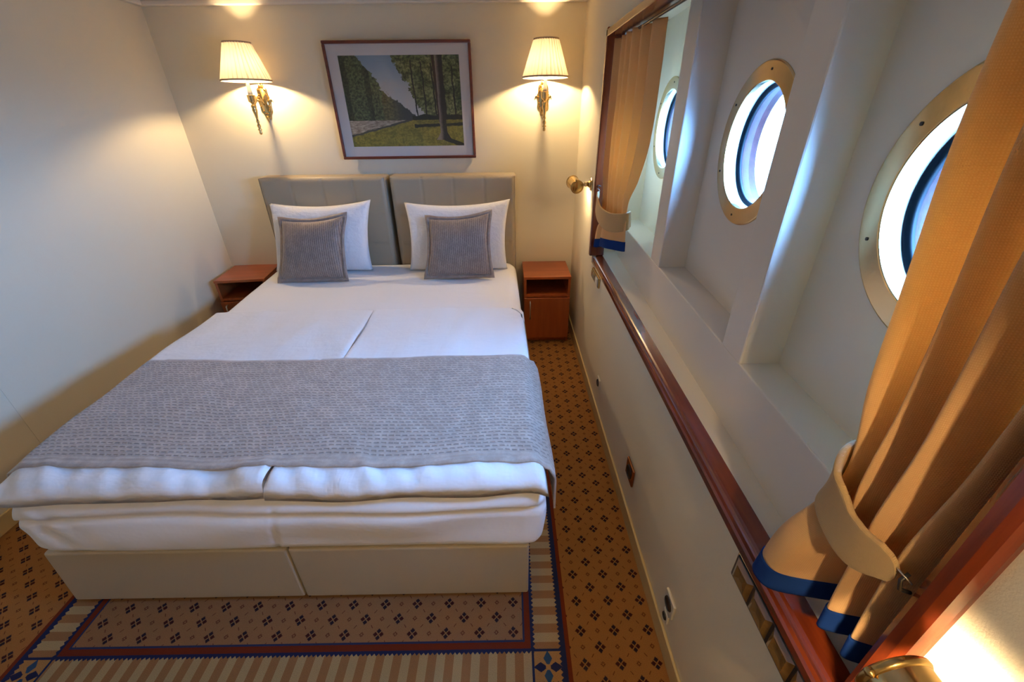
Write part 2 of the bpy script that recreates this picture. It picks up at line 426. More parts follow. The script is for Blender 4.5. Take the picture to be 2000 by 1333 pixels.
def sm(o, subd=0, bev=None, solid=None):
    if solid:
        m = o.modifiers.new('thick', 'SOLIDIFY'); m.thickness = solid; m.offset = 0
    if bev:
        m = o.modifiers.new('bevel', 'BEVEL'); m.width = bev; m.segments = 2; m.limit_method = 'ANGLE'; m.angle_limit = radians(40)
    if subd:
        m = o.modifiers.new('subdivision', 'SUBSURF'); m.levels = subd; m.render_levels = subd
    return o
def lerp(a, b, t): return a+(b-a)*t
def sstep(a, b, x):
    t = max(0.0, min(1.0, (x-a)/(b-a))); return t*t*(3-2*t)
def interp(tab, t):
    for (a, va), (b, vb) in zip(tab, tab[1:]):
        if t <= b:
            k = max(0.0, (t-a)/(b-a)) if b > a else 0
            k = k*k*(3-2*k)
            return va+(vb-va)*k
    return tab[-1][1]
def copy_tree(root, label, group=None):
    r = root.copy(); COL.objects.link(r); r['label'] = label
    if group: r['group'] = group
    def rec(src, dst):
        for ch in [o for o in bpy.data.objects if o.parent == src]:
            if ch.get('_c'): continue
            c = ch.copy(); c['_c'] = 1; COL.objects.link(c); c.parent = dst
            rec(ch, c)
    rec(root, r)
    for o in bpy.data.objects:
        if '_c' in o: del o['_c']
    return r

# ------------------------------------------------------------------ room shell
XL, XR, YF, ZC = -1.243, 1.203, -3.36, 1.972
bm = bmesh.new(); box(bm, XL-0.05, 1.24, YF-0.05, 0.05, -0.05, 0.0); struct('floor', bm, MCARPET)
bm = bmesh.new(); box(bm, XL-0.05, 1.6, YF-0.05, 0.05, ZC, ZC+0.05); struct('ceiling', bm, MCEIL)
bm = bmesh.new(); box(bm, XL-0.05, 1.6, 0.0, 0.05, 0.0, ZC); struct('wall_back', bm, MW)
bm = bmesh.new(); box(bm, XL-0.05, XL, YF, 0.0, 0.0, ZC); struct('wall_left', bm, MW)
bm = bmesh.new(); box(bm, XL-0.05, 1.6, YF-0.05, YF, 0.0, ZC); struct('wall_front', bm, MW)
OY0, OY1 = -0.715, -2.648
bm = bmesh.new()
box(bm, XR, XR+0.022, YF, 0.0, 0.0, 0.70)
box(bm, XR, XR+0.022, OY0, 0.0, 0.70, ZC)
box(bm, XR, XR+0.022, YF, OY1-0.01, 0.70, ZC)
box(bm, XR, XR+0.022, OY1-0.01, OY0, 1.715, ZC)
struct('wall_right', bm, MW)
bm = bmesh.new(); box(bm, XR-0.009, XR, YF, -0.009, 0.0, 0.072, 0.003); struct('baseboard_right', bm, MBASE)
bm = bmesh.new(); box(bm, XL, XL+0.009, YF, 0.0, 0.0, 0.072, 0.003); struct('baseboard_left', bm, MBASE)
bm = bmesh.new(); box(bm, XL+0.009, XR, -0.009, 0.0, 0.0, 0.072, 0.003); struct('baseboard_back', bm, MBASE)
bm = bmesh.new(); box(bm, XL, XR, -0.03, 0.0, 1.947, ZC, 0.006); struct('trim_1', bm, MCEIL)
bm = bmesh.new(); box(bm, XL, XL+0.03, YF, -0.03, 1.947, ZC, 0.006); struct('trim_2', bm, MCEIL)
# thin joint strips on the left wall, between wallcovering sheets
bm = bmesh.new(); box(bm, XL, XL+0.0012, -1.552, -1.549, 0.072, 1.947); struct('trim_3', bm, MW)

# window recess: layers toe in slightly, like a ship's side
face = lambda y: 1.303+0.042*(y+1.7)
hull = lambda y: 1.400+0.055*(y+1.8)
sin_ = lambda y: 1.238+0.031*(y+1.6)
sout = lambda y: 1.190+0.020*(y+1.7)
ZS, ZL, ZT = 0.735, 0.906, 1.762
Y0, Y1 = -0.63, -2.74
def strip(bm, f0, z0, f1, z1, ya=Y0, yb=Y1):
    bm.faces.new([bm.verts.new(p) for p in ((f0(ya), ya, z0), (f1(ya), ya, z1), (f1(yb), yb, z1), (f0(yb), yb, z0))])
bm = bmesh.new()
strip(bm, lambda y: 1.21, ZS-0.004, face, ZS-0.004); strip(bm, face, ZS-0.004, face, ZL); strip(bm, face, ZL, hull, ZL)
bmesh.ops.remove_doubles(bm, verts=bm.verts[:], dist=1e-4)
es = [e for e in bm.edges if len(e.link_faces) == 2 and abs(e.verts[0].co.z-ZL) < 1e-3 and abs(e.verts[0].co.x-face(e.verts[0].co.y)) < 1e-3]
bmesh.ops.bevel(bm, geom=es, offset=0.004, segments=3, affect='EDGES', profile=0.5)
struct('trim_4', bm, MP)
bm = bmesh.new()
strip(bm, face, ZT, hull, ZT); strip(bm, lambda y: XR+0.022, 1.775, face, 1.775); strip(bm, face, 1.775, face, ZT)
struct('trim_5', bm, MP)
def rib(name, ya, yb):
    bm = bmesh.new()
    hexa(bm, [(face(ya), ya, ZL-0.002), (hull(ya)+0.02, ya, ZL-0.002), (hull(yb)+0.02, yb, ZL-0.002), (face(yb), yb, ZL-0.002),
              (face(ya), ya, ZT+0.002), (hull(ya)+0.02, ya, ZT+0.002), (hull(yb)+0.02, yb, ZT+0.002), (face(yb), yb, ZT+0.002)], 0.004, 2)
    return struct(name, bm, MP)
rib('trim_6', -1.292, -1.405); rib('trim_7', -1.988, -2.087)
bm = bmesh.new(); hexa(bm, [(1.226, -0.58, ZS-0.02), (1.52, -0.58, ZS-0.02), (1.52, Y0, ZS-0.02), (1.226, Y0, ZS-0.02), (1.226, -0.58, 1.80), (1.52, -0.58, 1.80), (1.52, Y0, 1.80), (1.226, Y0, 1.80)]); struct('trim_8', bm, MP)
bm = bmesh.new(); hexa(bm, [(1.226, Y1, ZS-0.02), (1.52, Y1, ZS-0.02), (1.52, -2.79, ZS-0.02), (1.226, -2.79, ZS-0.02), (1.226, Y1, 1.80), (1.52, Y1, 1.80), (1.52, -2.79, 1.80), (1.226, -2.79, 1.80)]); struct('trim_9', bm, MP)
PORT = [(-0.90, 1.348), (-1.700, 1.335), (-2.360, 1.305)]
RI, RO = 0.152, 0.197
bm = bmesh.new()
bays = [(-0.60, -1.35), (-1.35, -2.04), (-2.04, -2.77)]
NH = 64
for (ya, yb), (cy, cz) in zip(bays, PORT):
    inner = []; outer = []
    angs = [2*pi*k/NH for k in range(NH)]
    za, zb = ZL-0.01, ZT+0.01
    for cyy, czz in ((ya, za), (yb, za), (yb, zb), (ya, zb)):
        angs.append(math.atan2(czz-cz, cyy-cy) % (2*pi))
    angs = sorted(set(round(a, 6) for a in angs))
    for a in angs:
        c, s = cos(a), sin(a)
        inner.append(bm.verts.new((hull(cy+RI*c), cy+(RI+0.002)*c, cz+(RI+0.002)*s)))
        ts = []
        if abs(c) > 1e-9: ts.append(((ya if c > 0 else yb)-cy)/c)
        if abs(s) > 1e-9: ts.append(((zb if s > 0 else za)-cz)/s)
        t = min(q for q in ts if q > 0); yy, zz = cy+t*c, cz+t*s
        outer.append(bm.verts.new((hull(yy), yy, zz)))
    n = len(angs)
    for k in range(n): bm.faces.new((inner[k], inner[(k+1) % n], outer[(k+1) % n], outer[k]))
o = struct('wall_hull', bm, MP)
sol = o.modifiers.new('thick', 'SOLIDIFY'); sol.thickness = 0.012; sol.offset = 0
# outer ship side that seals the recess
for i, (cy, cz) in enumerate(PORT):
    ax = Vector((-1, 0.055, 0)).normalized(); c = Vector((hull(cy), cy, cz))
    mt = axis_mtx(c, ax)
    root = bpy.data.objects.new('window_%d' % (i+1), None); COL.objects.link(root); root['kind'] = 'structure'
    def part(nm, prof, m, cap=False, n=96):
        b = bmesh.new(); lathe(b, prof, n, mt, cap); oo = obj(nm, b, m, root, True); return oo
    r = part('brass_ring', [(RI, -0.004), (RI, 0.0090), (RI+0.0012, 0.0104), (RI+0.003, 0.0108), (RO-0.004, 0.0100), (RO-0.0015, 0.0090), (RO, 0.0065), (RO, 0.0)], MRING)
    es_ = r.modifiers.new('edges', 'EDGE_SPLIT'); es_.split_angle = radians(8)
    part('tunnel_lining', [(RI, -0.004), (RI-0.001, -0.028), (RI+0.012, -0.028), (RI+0.012, -0.004), (RI, -0.004)], MLINER)
    part('gasket', [(RI-0.002, -0.025), (RI-0.011, -0.029), (RI-0.012, -0.037), (RI+0.010, -0.039)], MGASK)
    b = bmesh.new(); lathe(b, [(0.0, -0.034), (RI-0.008, -0.034)], 64, mt, False); g = obj('glass', b, MPANE, root)
    part('hull_tunnel', [(RI-0.004, -0.039), (RI-0.004, -0.080), (RI+0.25, -0.081)], MTUN)
    for k in range(6):
        a = 2*pi*(k+0.42)/6
        b = bmesh.new(); p = mt @ Vector((0.176*cos(a), 0.176*sin(a), 0.0113))
        lathe(b, [(0.0030, -0.0015), (0.0030, 0.0002), (0.0, 0.0004)], 12, axis_mtx(p, ax)); obj('screw', b, MBLACK, root)
    ld = bpy.data.lights.new('sky_portal', 'AREA'); ld.shape = 'DISK'; ld.size = 2*RI
    lo = bpy.data.objects.new('sky_portal', ld); COL.objects.link(lo)
    ld.cycles.is_portal = True
    lm = axis_mtx(c-ax*0.11, -ax); lo.matrix_world = lm
# sealing skin around the recess: back, top, bottom
bm = bmesh.new()
box(bm, 1.226, 1.60, -0.58, -0.56, 0.60, ZC); box(bm, 1.226, 1.60, -2.80, -2.79, 0.60, ZC)
box(bm, 1.226, 1.60, -2.80, -0.56, 0.58, 0.60); box(bm, 1.226, 1.60, -2.80, -0.56, 1.80, 1.82)
struct('wall_recess', bm, MDARK)
bm = bmesh.new(); box(bm, 1.226, 1.27, -2.79, -0.58, 0.60, 0.70); struct('wall_sill', bm, MDARK)

# ------------------------------------------------------------------ mahogany window frame
def prism_y(bm, prof, ya, yb, shift=True):
    """profile points (dx, z) swept along y, dx measured from the sill's outer edge line."""
    A = [bm.verts.new((sout(ya)+dx, ya, z)) for dx, z in prof]; B = [bm.verts.new((sout(yb)+dx, yb, z)) for dx, z in prof]
    n = len(prof)
    for k in range(n): bm.faces.new((A[k], A[(k+1) % n], B[(k+1) % n], B[k]))
    bm.faces.new(A); bm.faces.new(B)
bm = bmesh.new()
sp = [(0.045, 0.699), (0.004, 0.699), (0.0, 0.704), (0.0, 0.720), (0.003, 0.7255), (0.009, 0.727), (0.0105, 0.731), (0.013, 0.735), (0.018, 0.7375), (0.0485, 0.739), (0.0485, 0.70)]
prism_y(bm, sp, -0.672, -2.76); struct('trim_10', bm, MTRIM)
bm = bmesh.new(); box(bm, 1.186, 1.262, -0.727, -0.699, 0.739, 1.735, 0.004); struct('trim_11', bm, MTRIMZ)
bm = bmesh.new(); box(bm, 1.186, 1.262, -2.665, -0.700, 1.70, 1.728, 0.004); struct('trim_12', bm, MTRIM)
bm = bmesh.new()
q = [(1.25, -2.642), (1.197, -2.642), (1.189, -2.645), (1.184, -2.653), (1.184, -2.664), (1.188, -2.672), (1.197, -2.676), (1.25, -2.676)]
A = [bm.verts.new((x, y, 0.739)) for x, y in q]; B = [bm.verts.new((x, y, 1.735)) for x, y in q]
for k in range(len(q)): bm.faces.new((A[k], A[(k+1) % len(q)], B[(k+1) % len(q)], B[k]))
bm.faces.new(A); bm.faces.new(B)
struct('trim_13', bm, MTRIMZ)
bm = bmesh.new(); tube(bm, [(1.245, -0.74, 1.690), (1.245, -1.6, 1.690), (1.245, -2.63, 1.690)], 0.005, 8)
tag(obj('curtain_rail', bm, MBLACK), 'thin dark rail under the head of the window frame', 'curtain rail')

# ------------------------------------------------------------------ bed
# plan of the bed: left / seam / right edge as a function of y
bl = lambda y: lerp(-0.815, -0.668, (-0.15-y)/1.95)
bs = lambda y: lerp(0.0, 0.068, (-0.15-y)/1.95)
br = lambda y: lerp(0.785, 0.835, (-0.15-y)/1.95)
YT = -2.10
def divan(name, label, xa, xb, xa1, xb1, xat):
    root = thing(name, label, 'bed base', ((xa1+xb1)/2, -1.1, 0.0))
    off = -root.location
    b = bmesh.new()
    P = [(xa1, YT, 0.022), (xb1, YT, 0.022), (xb, -0.168, 0.022), (xa, -0.168, 0.022), (xat, YT, 0.268), (xb1, YT, 0.268), (xb, -0.168, 0.268), (xa, -0.168, 0.268)]
    hexa(b, [Vector(p)+off for p in P], 0.008, 3); obj('upholstered_box', b, MLEA2, root)
    for px, py in ((xa1+0.05, YT+0.06), (xb1-0.05, YT+0.06), (xa+0.07, -0.25), (xb-0.07, -0.25)):
        b = bmesh.new(); lathe(b, [(0.022, 0.0), (0.024, 0.023)], 20, Matrix.Translation(Vector((px, py, 0.0))+off)); obj('foot', b, MBLACK, root)
    return root
divan('divan', 'beige leatherette bed base under the left half of the bed, by the plain wall', -0.795, -0.002, -0.70, 0.062, -0.675)
divan('divan', 'beige leatherette bed base under the right half of the bed, nearer the portholes', 0.002, 0.785, 0.066, 0.802, 0.066)

def headboard(label, x0, x1):
    root = thing('headboard', label, 'headboard', ((x0+x1)/2, -0.09, 0.16))
    w = x1-x0; z0, z1 = 0.16, 1.080
    b = bmesh.new(); box(b, -w/2, w/2, -0.05, 0.075, 0.0, z1-z0, 0.012, 3); obj('padded_panel', b, MLEA, root)
    zs = [0.27, 0.465, 0.66, 0.85]
    b = bmesh.new()
    nu, nv = 96, 108
    def fn(s, t):
        x = lerp(-w/2+0.004, w/2-0.004, s); z = lerp(0.004, z1-z0-0.006, t); zz = z+z0
        k = s*4; du = min(k % 1, 1-k % 1)*w/4
        if k < 0.5 or k > 3.5: du = abs((k-1 if k < 0.5 else k-3))*w/4
        dz = min(abs(zz-q) for q in zs)
        e = min(s*w, (1-s)*w, z1-zz)
        pr = 0.012*sstep(0, 0.02, e)
        pr -= 0.0045*exp(-(du/0.006)**2) + (0.0045*exp(-(dz/0.006)**2) if 0.05 < s < 0.95 else 0)
        pr -= 0.006*exp(-((du*du+dz*dz)/0.035**2))
        pr += 0.0025*noise.noise(Vector((x*9+x0*7, zz*5, 1.3)))*sstep(0, 0.05, e)
        return (x, -0.049-pr, z)
    grid(b, nu, nv, fn); obj('tufted_front', b, MLEA, root, True)
    b = bmesh.new()
    tube(b, [(-w/2+0.006, -0.050, 0.02), (-w/2+0.006, -0.050, z1-z0-0.008), (w/2-0.006, -0.050, z1-z0-0.008), (w/2-0.006, -0.050, 0.02)], 0.0032, 8)
    obj('piping', b, MLEA, root, True)
    return root
headboard('tufted taupe headboard on the left, below the picture and next to the left nightstand', -0.803, -0.014)
headboard('tufted taupe headboard on the right, nearer the reading lamp', 0.014, 0.803)

# mattress with fitted sheet
def nz(x, y, z=0.0, s=1.0): return noise.noise(Vector((x*s, y*s, z*s)))
MZ0, MZ1 = 0.270, 0.520
def mattress2():
    b = bmesh.new()
    nx, ny, nzz = 140, 96, 36
    def shape(u, v, w):
        """unit cube (-1..1)^3 to the rounded mattress"""
        y = lerp(-0.170, -2.112, (v+1)/2)
        L, R = bl(y), br(y)
        cx, hw = (L+R)/2, (R-L)/2
        x = cx+u*hw; z = lerp(MZ0, MZ1, (w+1)/2)
        # rounding by pulling points near edges inward
        r = 0.05
        du = max(0, (abs(u)*hw-(hw-r))/r); dv = max(0, (y-(-2.112+r))/-r) if y < -2.112+r else 0
        dw = max(0, ((z-(MZ1-r))/r)); dl = max(0, ((MZ0+r)-z)/r)
        dz = max(dw, dl)
        q = sqrt(du*du+dv*dv+dz*dz); m = max(du, dv, dz)
        if q > 1e-6 and m > 0:
            k = m/q
            x -= math.copysign(du*(1-k)*r, u) if du else 0
            y += dv*(1-k)*r
            z -= (dw*(1-k)*r if dw else 0) - (dl*(1-k)*r*0.8 if dl else 0)
        # belly on the sides and wrinkles
        if abs(u) > 0.97: x += math.copysign(0.02*cos(w*pi/2), u)
        if v > 0.97:
            y -= 0.012*cos(w*pi/2)
            fold = 0.010*sin(x*5.5-z*16+1.0+2*nz(x*2, z*4, 2)) + 0.012*nz(x*3.2, z*7, 8)
            y -= fold*cos(w*pi/2)
            wc = 0.34 + 0.16*nz(x*1.6, 4.0, 2) + 0.10*sin(x*3.1+0.6)
            y += 0.011*exp(-((w-wc)/0.10)**2) - 0.005*exp(-((w-wc-0.24)/0.16)**2)
            y += 0.005*exp(-((x-0.075-0.03*w)/0.006)**2)
            cr = abs(x-(L+0.06))
            y -= 0.004*sin((x-L)*60+w*5)*exp(-(cr/0.10)**2)*cos(w*pi/2)
        if w > 0.97: z += 0.006*nz(x*2.2, y*2.2, 3)
        x += 0.030*sstep(-0.80, -1.0, u)*sstep(0.75, 1.0, v)*sstep(-0.2, 0.7, w)
        return Vector((x, y, z))
    faces = []
    def quad(nu, nv, f):
        grid(b, nu, nv, f)
    quad(nx, ny, lambda s, t: shape(2*s-1, 2*t-1, 1)); quad(nx, ny, lambda s, t: shape(2*s-1, 2*t-1, -1))
    quad(nx, nzz, lambda s, t: shape(2*s-1, 1, 2*t-1)); quad(nx, nzz, lambda s, t: shape(2*s-1, -1, 2*t-1))
    quad(ny, nzz, lambda s, t: shape(1, 2*s-1, 2*t-1)); quad(ny, nzz, lambda s, t: shape(-1, 2*s-1, 2*t-1))
    bmesh.ops.remove_doubles(b, verts=b.verts[:], dist=2e-4)
    return obj('mattress', b, MSHEET, None, True)
mt_ = mattress2()
tag(mt_, 'wide mattress in a white fitted sheet on the two leatherette bed bases', 'mattress')

def duvet(label, side):
    y0 = -0.955 if side < 0 else -0.945
    def outline(t):
        y = lerp(y0, -2.128, t)
        if side < 0: return bl(y)-0.004-0.0*t, bs(y)+0.0308+0.01*sin(5*t), y
        return bs(y)+0.032+0.01*sin(5*t), br(y)+0.018, y
    def surf(upper):
        def fn(s, t):
            L, R, y = outline(t); x = lerp(L, R, s)
            ei = ((1-s) if side < 0 else s)*(R-L); eo = (s if side < 0 else (1-s))*(R-L)
            e = min(ei*5+0.018, eo, t*1.19, (1-t)*1.19)
            rr = lerp(0.030, 0.045, t); k = sqrt(max(0.0, 1-(1-min(1, e/rr))**2))
            th = 0.040*(0.22+0.78*sstep(0, 0.4, t))
            w = 0.013*nz(x*3, y*3, 7+side) + 0.012*nz(x*7, 1.0, side)*sstep(0.8, 1, t) + 0.013*nz(x*17+y*8, y*4, side+4)*sstep(0.84, 0.96, t) + 0.006*nz(x*9, y*5, 2) + 0.004*sin(x*22+y*9+3*nz(x, y, 1))*sstep(0.80, 1.0, t)
            wav = 0.022*nz(x*4.5, 3.0, side*2.0)
            yy = y + (wav*sstep(0.75, 1, t) if upper else wav*sstep(0.75, 1, t))
            z = MZ1+0.006+0.022*k + (th*k*0.55+w*k if upper else -0.004*k)
            # ends sag over the mattress edge
            ov = max(0, -2.085-y); z -= 0.16*ov
            z += (0.016*nz(x*2.6, 9.0, side) + 0.010*exp(-((x-0.10)/0.10)**2))*sstep(0.90, 1.0, t)
            if side > 0: z -= 0.30*max(0, x-(br(y)-0.02))
            else: z -= 0.35*max(0, (bl(y)+0.02)-x)
            return Vector((x, yy, z))
        return fn
    b = bmesh.new()
    grid(b, 70, 100, surf(True)); grid(b, 70, 100, surf(False))
    bmesh.ops.remove_doubles(b, verts=b.verts[:], dist=0.0022)
    o = obj('duvet', b, MDUV, None, True)
    return tag(o, label, 'duvet', None)
DUV_L = duvet('white folded duvet on the left half of the bed, by the plain wall', -1)
DUV_R = duvet('white folded duvet on the right half of the bed, by the aisle below the portholes', 1)

# bed runner lying over both duvets, hanging down on the right
from mathutils.bvhtree import BVHTree
def tree(objs):
    vv = []; ff = []
    for o in objs:
        k = len(vv); vv += [v.co.copy() for v in o.data.vertices]; ff += [tuple(q+k for q in p.vertices) for p in o.data.polygons]
    return BVHTree.FromPolygons(vv, ff)
def runner():
    b = bmesh.new(); T = tree([DUV_L, DUV_R])
    def hit(x, y):
        h = T.ray_cast(Vector((x, y, 2)), Vector((0, 0, -1)))[0]
        return h.z if h else 0.53
    def ztop(x, y):
        q = [hit(x+i*0.022, y+j*0.02) for i in (-4, -3, -2, -1, 0, 1, 2, 3, 4) for j in (-1, 0, 1)]
        return max(sum(q)/len(q)+0.005, hit(x, y)+0.003) + 0.002*nz(x*8, y*6, 2)
    y_top = lambda x: -1.478 - 0.012*sin((x+0.6)*2.2)
    y_bot = lambda x: -2.052 - 0.010*sin((x+0.3)*3.0)
    wl, wr = 0.05, 0.17
    def fn(s, t):
        yc = lerp(-1.48, -2.05, t)
        L, R = bl(yc)+0.010, br(yc)+0.020
        tot = wl+(R-L)+wr; d = s*tot
        if d < wl: q = wl-d; x = L-0.010-0.012*sstep(0, 0.03, q); drop = q
        elif d < wl+R-L: x = L+d-wl; drop = 0; 
        else: q = d-wl-(R-L); x = R+0.006+0.018*sstep(0, 0.05, q)+0.006*sin(t*9)*q/wr; drop = q
        xc = min(max(x, L), R)
        y = lerp(y_top(xc), y_bot(xc), t)
        r = 0.018
        ee = min(xc-L, R-xc)
        z = ztop(xc, y) - max(0, drop-0.004) - 0.010*(1-min(1, ee/0.03))**2
        return Vector((x, y, z))
    grid(b, 150, 60, fn, lambda s, t: (s*1.72, t*0.58))
    o = obj('bed_runner', b, MRUN, None, True)
    sm(o, 0, None, 0.006)
    return tag(o, 'taupe quilted bed runner laid across the foot of both duvets', 'bed runner')
runner()

# ------------------------------------------------------------------ pillows and cushions
def pillow(name, label, cat, bl_, br_, tl, tr, thick, mat, seed, flange=0.0, sag=0.05, group=None):
    """corner points of the front outline; the body swells between two skins."""
    c = (Vector(bl_)+Vector(br_)+Vector(tl)+Vector(tr))/4
    ux = ((Vector(br_)+Vector(tr))-(Vector(bl_)+Vector(tl))).normalized()
    uz = ((Vector(tl)+Vector(tr))-(Vector(bl_)+Vector(br_))); uz = (uz-ux*uz.dot(ux)).normalized()
    n = ux.cross(uz)      # points away from the viewer
    mtx = Matrix((ux, n, uz)).transposed().to_4x4(); mtx.translation = c
    inv = mtx.inverted(); P = [inv @ Vector(p) for p in (bl_, br_, tl, tr)]
    def skin(sgn):
        def fn(s, t):
            bt = P[0].lerp(P[1], s); tp = P[2].lerp(P[3], s); p = bt.lerp(tp, t)
            a, bq = 4*s*(1-s), 4*t*(1-t)
            # sides curve in between the pointed corners
            p.x += (0.5-s)*2*sag*0.55*bq*(1-a)**1.5*0.9; p.z += (0.5-t)*2*sag*0.6*a*(1-bq)**1.5*(1.0 if t > 0.5 else 0.12)
            th = thick*0.5*(a*bq)**0.42
            w = (0.016 if not flange else 0.008)*nz(p.x*7, p.z*7, seed)*min(1, a*bq*4) + 0.008*nz(p.x*16, p.z*12, seed+3)*min(1, a*bq*5)
            cr = 0.008*sin((p.x+p.z)*30+seed)*exp(-((s-0.08)**2+(t-0.1)**2)/0.02)
            p.y += sgn*th + (w+cr)*(1 if sgn < 0 else 0.4) - 0.018*(t-0.5)**2
            return p
        return fn
    b = bmesh.new(); grid(b, 44, 44, skin(-1)); grid(b, 44, 44, skin(1))
    bmesh.ops.remove_doubles(b, verts=b.verts[:], dist=0.0015)
    if flange:
        root = obj(name, b, mat, None, True)
        f = bmesh.new()
        def ring(k, off):
            out = []
            for i in range(4*30):
                e, q = divmod(i, 30); q /= 30
                s, t = ((q, 0), (1, q), (1-q, 1), (0, 1-q))[e]
                p = skin(-1)(s, t); cx = Vector((0, 0, 0))
                d = Vector((s-0.5, 0, t-0.5)); 
                dd = Vector((math.copysign(1, d.x) if abs(d.x) >= abs(d.z)-1e-6 else 0, 0, math.copysign(1, d.z) if abs(d.z) >= abs(d.x)-1e-6 else 0))
                p = p + dd*off; p.y = p.y*0.7 + k + 0.004*sin(i*0.35+seed)
                out.append(f.verts.new(p))
            return out
        rs = [ring(-0.005, -0.006), ring(-0.004, flange), ring(0.004, flange), ring(0.005, -0.006)]
        for A, B in zip(rs, rs[1:]+rs[:1]):
            for i in range(120): f.faces.new((A[i], A[(i+1) % 120], B[(i+1) % 120], B[i]))
        fo = obj('flange_border', f, MCUSHF, root, True)
    else:
        root = obj(name, b, mat, None, True)
    root.matrix_world = mtx
    tag(root, label, cat, group)
    return root
pillow('pillow', 'white bed pillow standing against the left headboard', 'pillow', (-0.765, -0.30, 0.528), (-0.135, -0.30, 0.526), (-0.725, -0.232, 0.945), (-0.095, -0.235, 0.958), 0.175, MPIL, 1)
pillow('pillow', 'white bed pillow standing against the right headboard', 'pillow', (0.105, -0.30, 0.522), (0.742, -0.30, 0.524), (0.108, -0.235, 0.940), (0.765, -0.235, 0.952), 0.175, MPIL, 6)
pillow('cushion', 'square taupe ribbed cushion in front of the left white pillow', 'cushion', (-0.640, -0.500, 0.542), (-0.245, -0.490, 0.542), (-0.592, -0.392, 0.878), (-0.220, -0.382, 0.898), 0.12, MCUSH, 3, 0.018, 0.04)
pillow('cushion', 'square taupe ribbed cushion in front of the right white pillow', 'cushion', (0.250, -0.490, 0.550), (0.645, -0.482, 0.550), (0.275, -0.385, 0.875), (0.640, -0.375, 0.900), 0.12, MCUSH, 9, 0.018, 0.04)

# ------------------------------------------------------------------ nightstands
def nightstand(label, loc, rz, w, d, h):
    root = thing('nightstand', label, 'nightstand', loc, (0, 0, rz))
    t = 0.018
    b = bmesh.new(); box(b, 0, w, -d, 0, h-0.018, h, 0.002); obj('top_panel', b, MCHERRYT, root)
    b = bmesh.new()
    box(b, 0.002, t, -d+0.003, 0, 0, h-0.018, 0.001); box(b, w-t, w-0.002, -d+0.003, 0, 0, h-0.018, 0.001)
    box(b, t, w-t, -0.012, 0, 0.03, h-0.018); box(b, t, w-t, -d+0.003, -0.012, 0.335, 0.353, 0.001); box(b, t, w-t, -d+0.02, -0.012, 0.03, 0.045)
    box(b, t, w-t, -d+0.02, -d+0.035, 0.0, 0.035)
    obj('cabinet_body', b, MCHERRY, root)
    b = bmesh.new(); box(b, 0.004, w-0.004, -d-0.013, -d+0.003, 0.035, 0.332, 0.0015); dr = obj('door', b, MCHERRY, root)
    b = bmesh.new(); tube(b, [(0.042, -d-0.014, 0.312), (0.042, -d-0.034, 0.308), (0.042, -d-0.036, 0.28), (0.042, -d-0.036, 0.22), (0.042, -d-0.034, 0.192), (0.042, -d-0.014, 0.188)], 0.0045, 8)
    obj('handle', b, MSTEEL, dr, True)
    return root
nightstand('cherry veneer nightstand in the left corner, half hidden by the bed', (-1.212, -0.016, 0), radians(7), 0.315, 0.32, 0.478)
nightstand('cherry veneer nightstand on the right of the bed, under the reading lamp', (0.848, -0.012, 0), 0, 0.310, 0.325, 0.478)

# ------------------------------------------------------------------ framed picture
def picture():
    x0, x1, z0, z1 = -0.281, 0.553, 1.168, 1.782
    root = thing('framed_picture', 'woodland landscape painting in a thin dark wood frame above the bed', 'picture', ((x0+x1)/2, -0.012, z0), (radians(1.75), 0, radians(0.69)))
    w = (x1-x0)/2; h = z1-z0
    b = bmesh.new()
    for a in ((-w, w, 0, 0.016), (-w, w, h-0.016, h), (-w, -w+0.016, 0.016, h-0.016), (w-0.016, w, 0.016, h-0.016)):
        box(b, a[0], a[1], -0.022, 0.0, a[2], a[3], 0.004, 2)
    obj('frame', b, mat_wood('dark mahogany frame', (0.15, 0.028, 0.010), (0.07, 0.012, 0.005), 0.3, 'x'), root)
    cx = (x0+x1)/2; px0, px1, pz0, pz1 = -0.206-cx, 0.482-cx, 1.240-z0, 1.712-z0
    b = bmesh.new()
    for a in ((-w+0.01, w-0.01, 0.01, pz0), (-w+0.01, w-0.01, pz1, h-0.01), (-w+0.01, px0, pz0, pz1), (px1, w-0.01, pz0, pz1)):
        box(b, a[0], a[1], -0.011, -0.008, a[2], a[3])
    obj('mount', b, MMAT, root)
    b = bmesh.new()
    vs = [b.verts.new(p) for p in ((px0-0.004, -0.0075, pz0-0.004), (px1+0.004, -0.0075, pz0-0.004), (px1+0.004, -0.0075, pz1+0.004), (px0-0.004, -0.0075, pz1+0.004))]
    vb = [b.verts.new((v.co.x, -0.004, v.co.z)) for v in vs]
    f = b.faces.new(vs); b.faces.new(vb[::-1])
    for k in range(4): b.faces.new((vs[k], vs[(k+1) % 4], vb[(k+1) % 4], vb[k]))
    uvl = b.loops.layers.uv.verify()
    for ff in b.faces:
        for l in ff.loops: l[uvl].uv = ((l.vert.co.x-px0)/(px1-px0), (l.vert.co.z-pz0)/(pz1-pz0))
    obj('painting', b, MPAINT, root)
    b = bmesh.new(); b.faces.new([b.verts.new(p) for p in ((-w+0.012, -0.0165, 0.012), (w-0.012, -0.0165, 0.012), (w-0.012, -0.0165, h-0.012), (-w+0.012, -0.0165, h-0.012))])
    obj('glass', b, MGLASS, root)
picture()

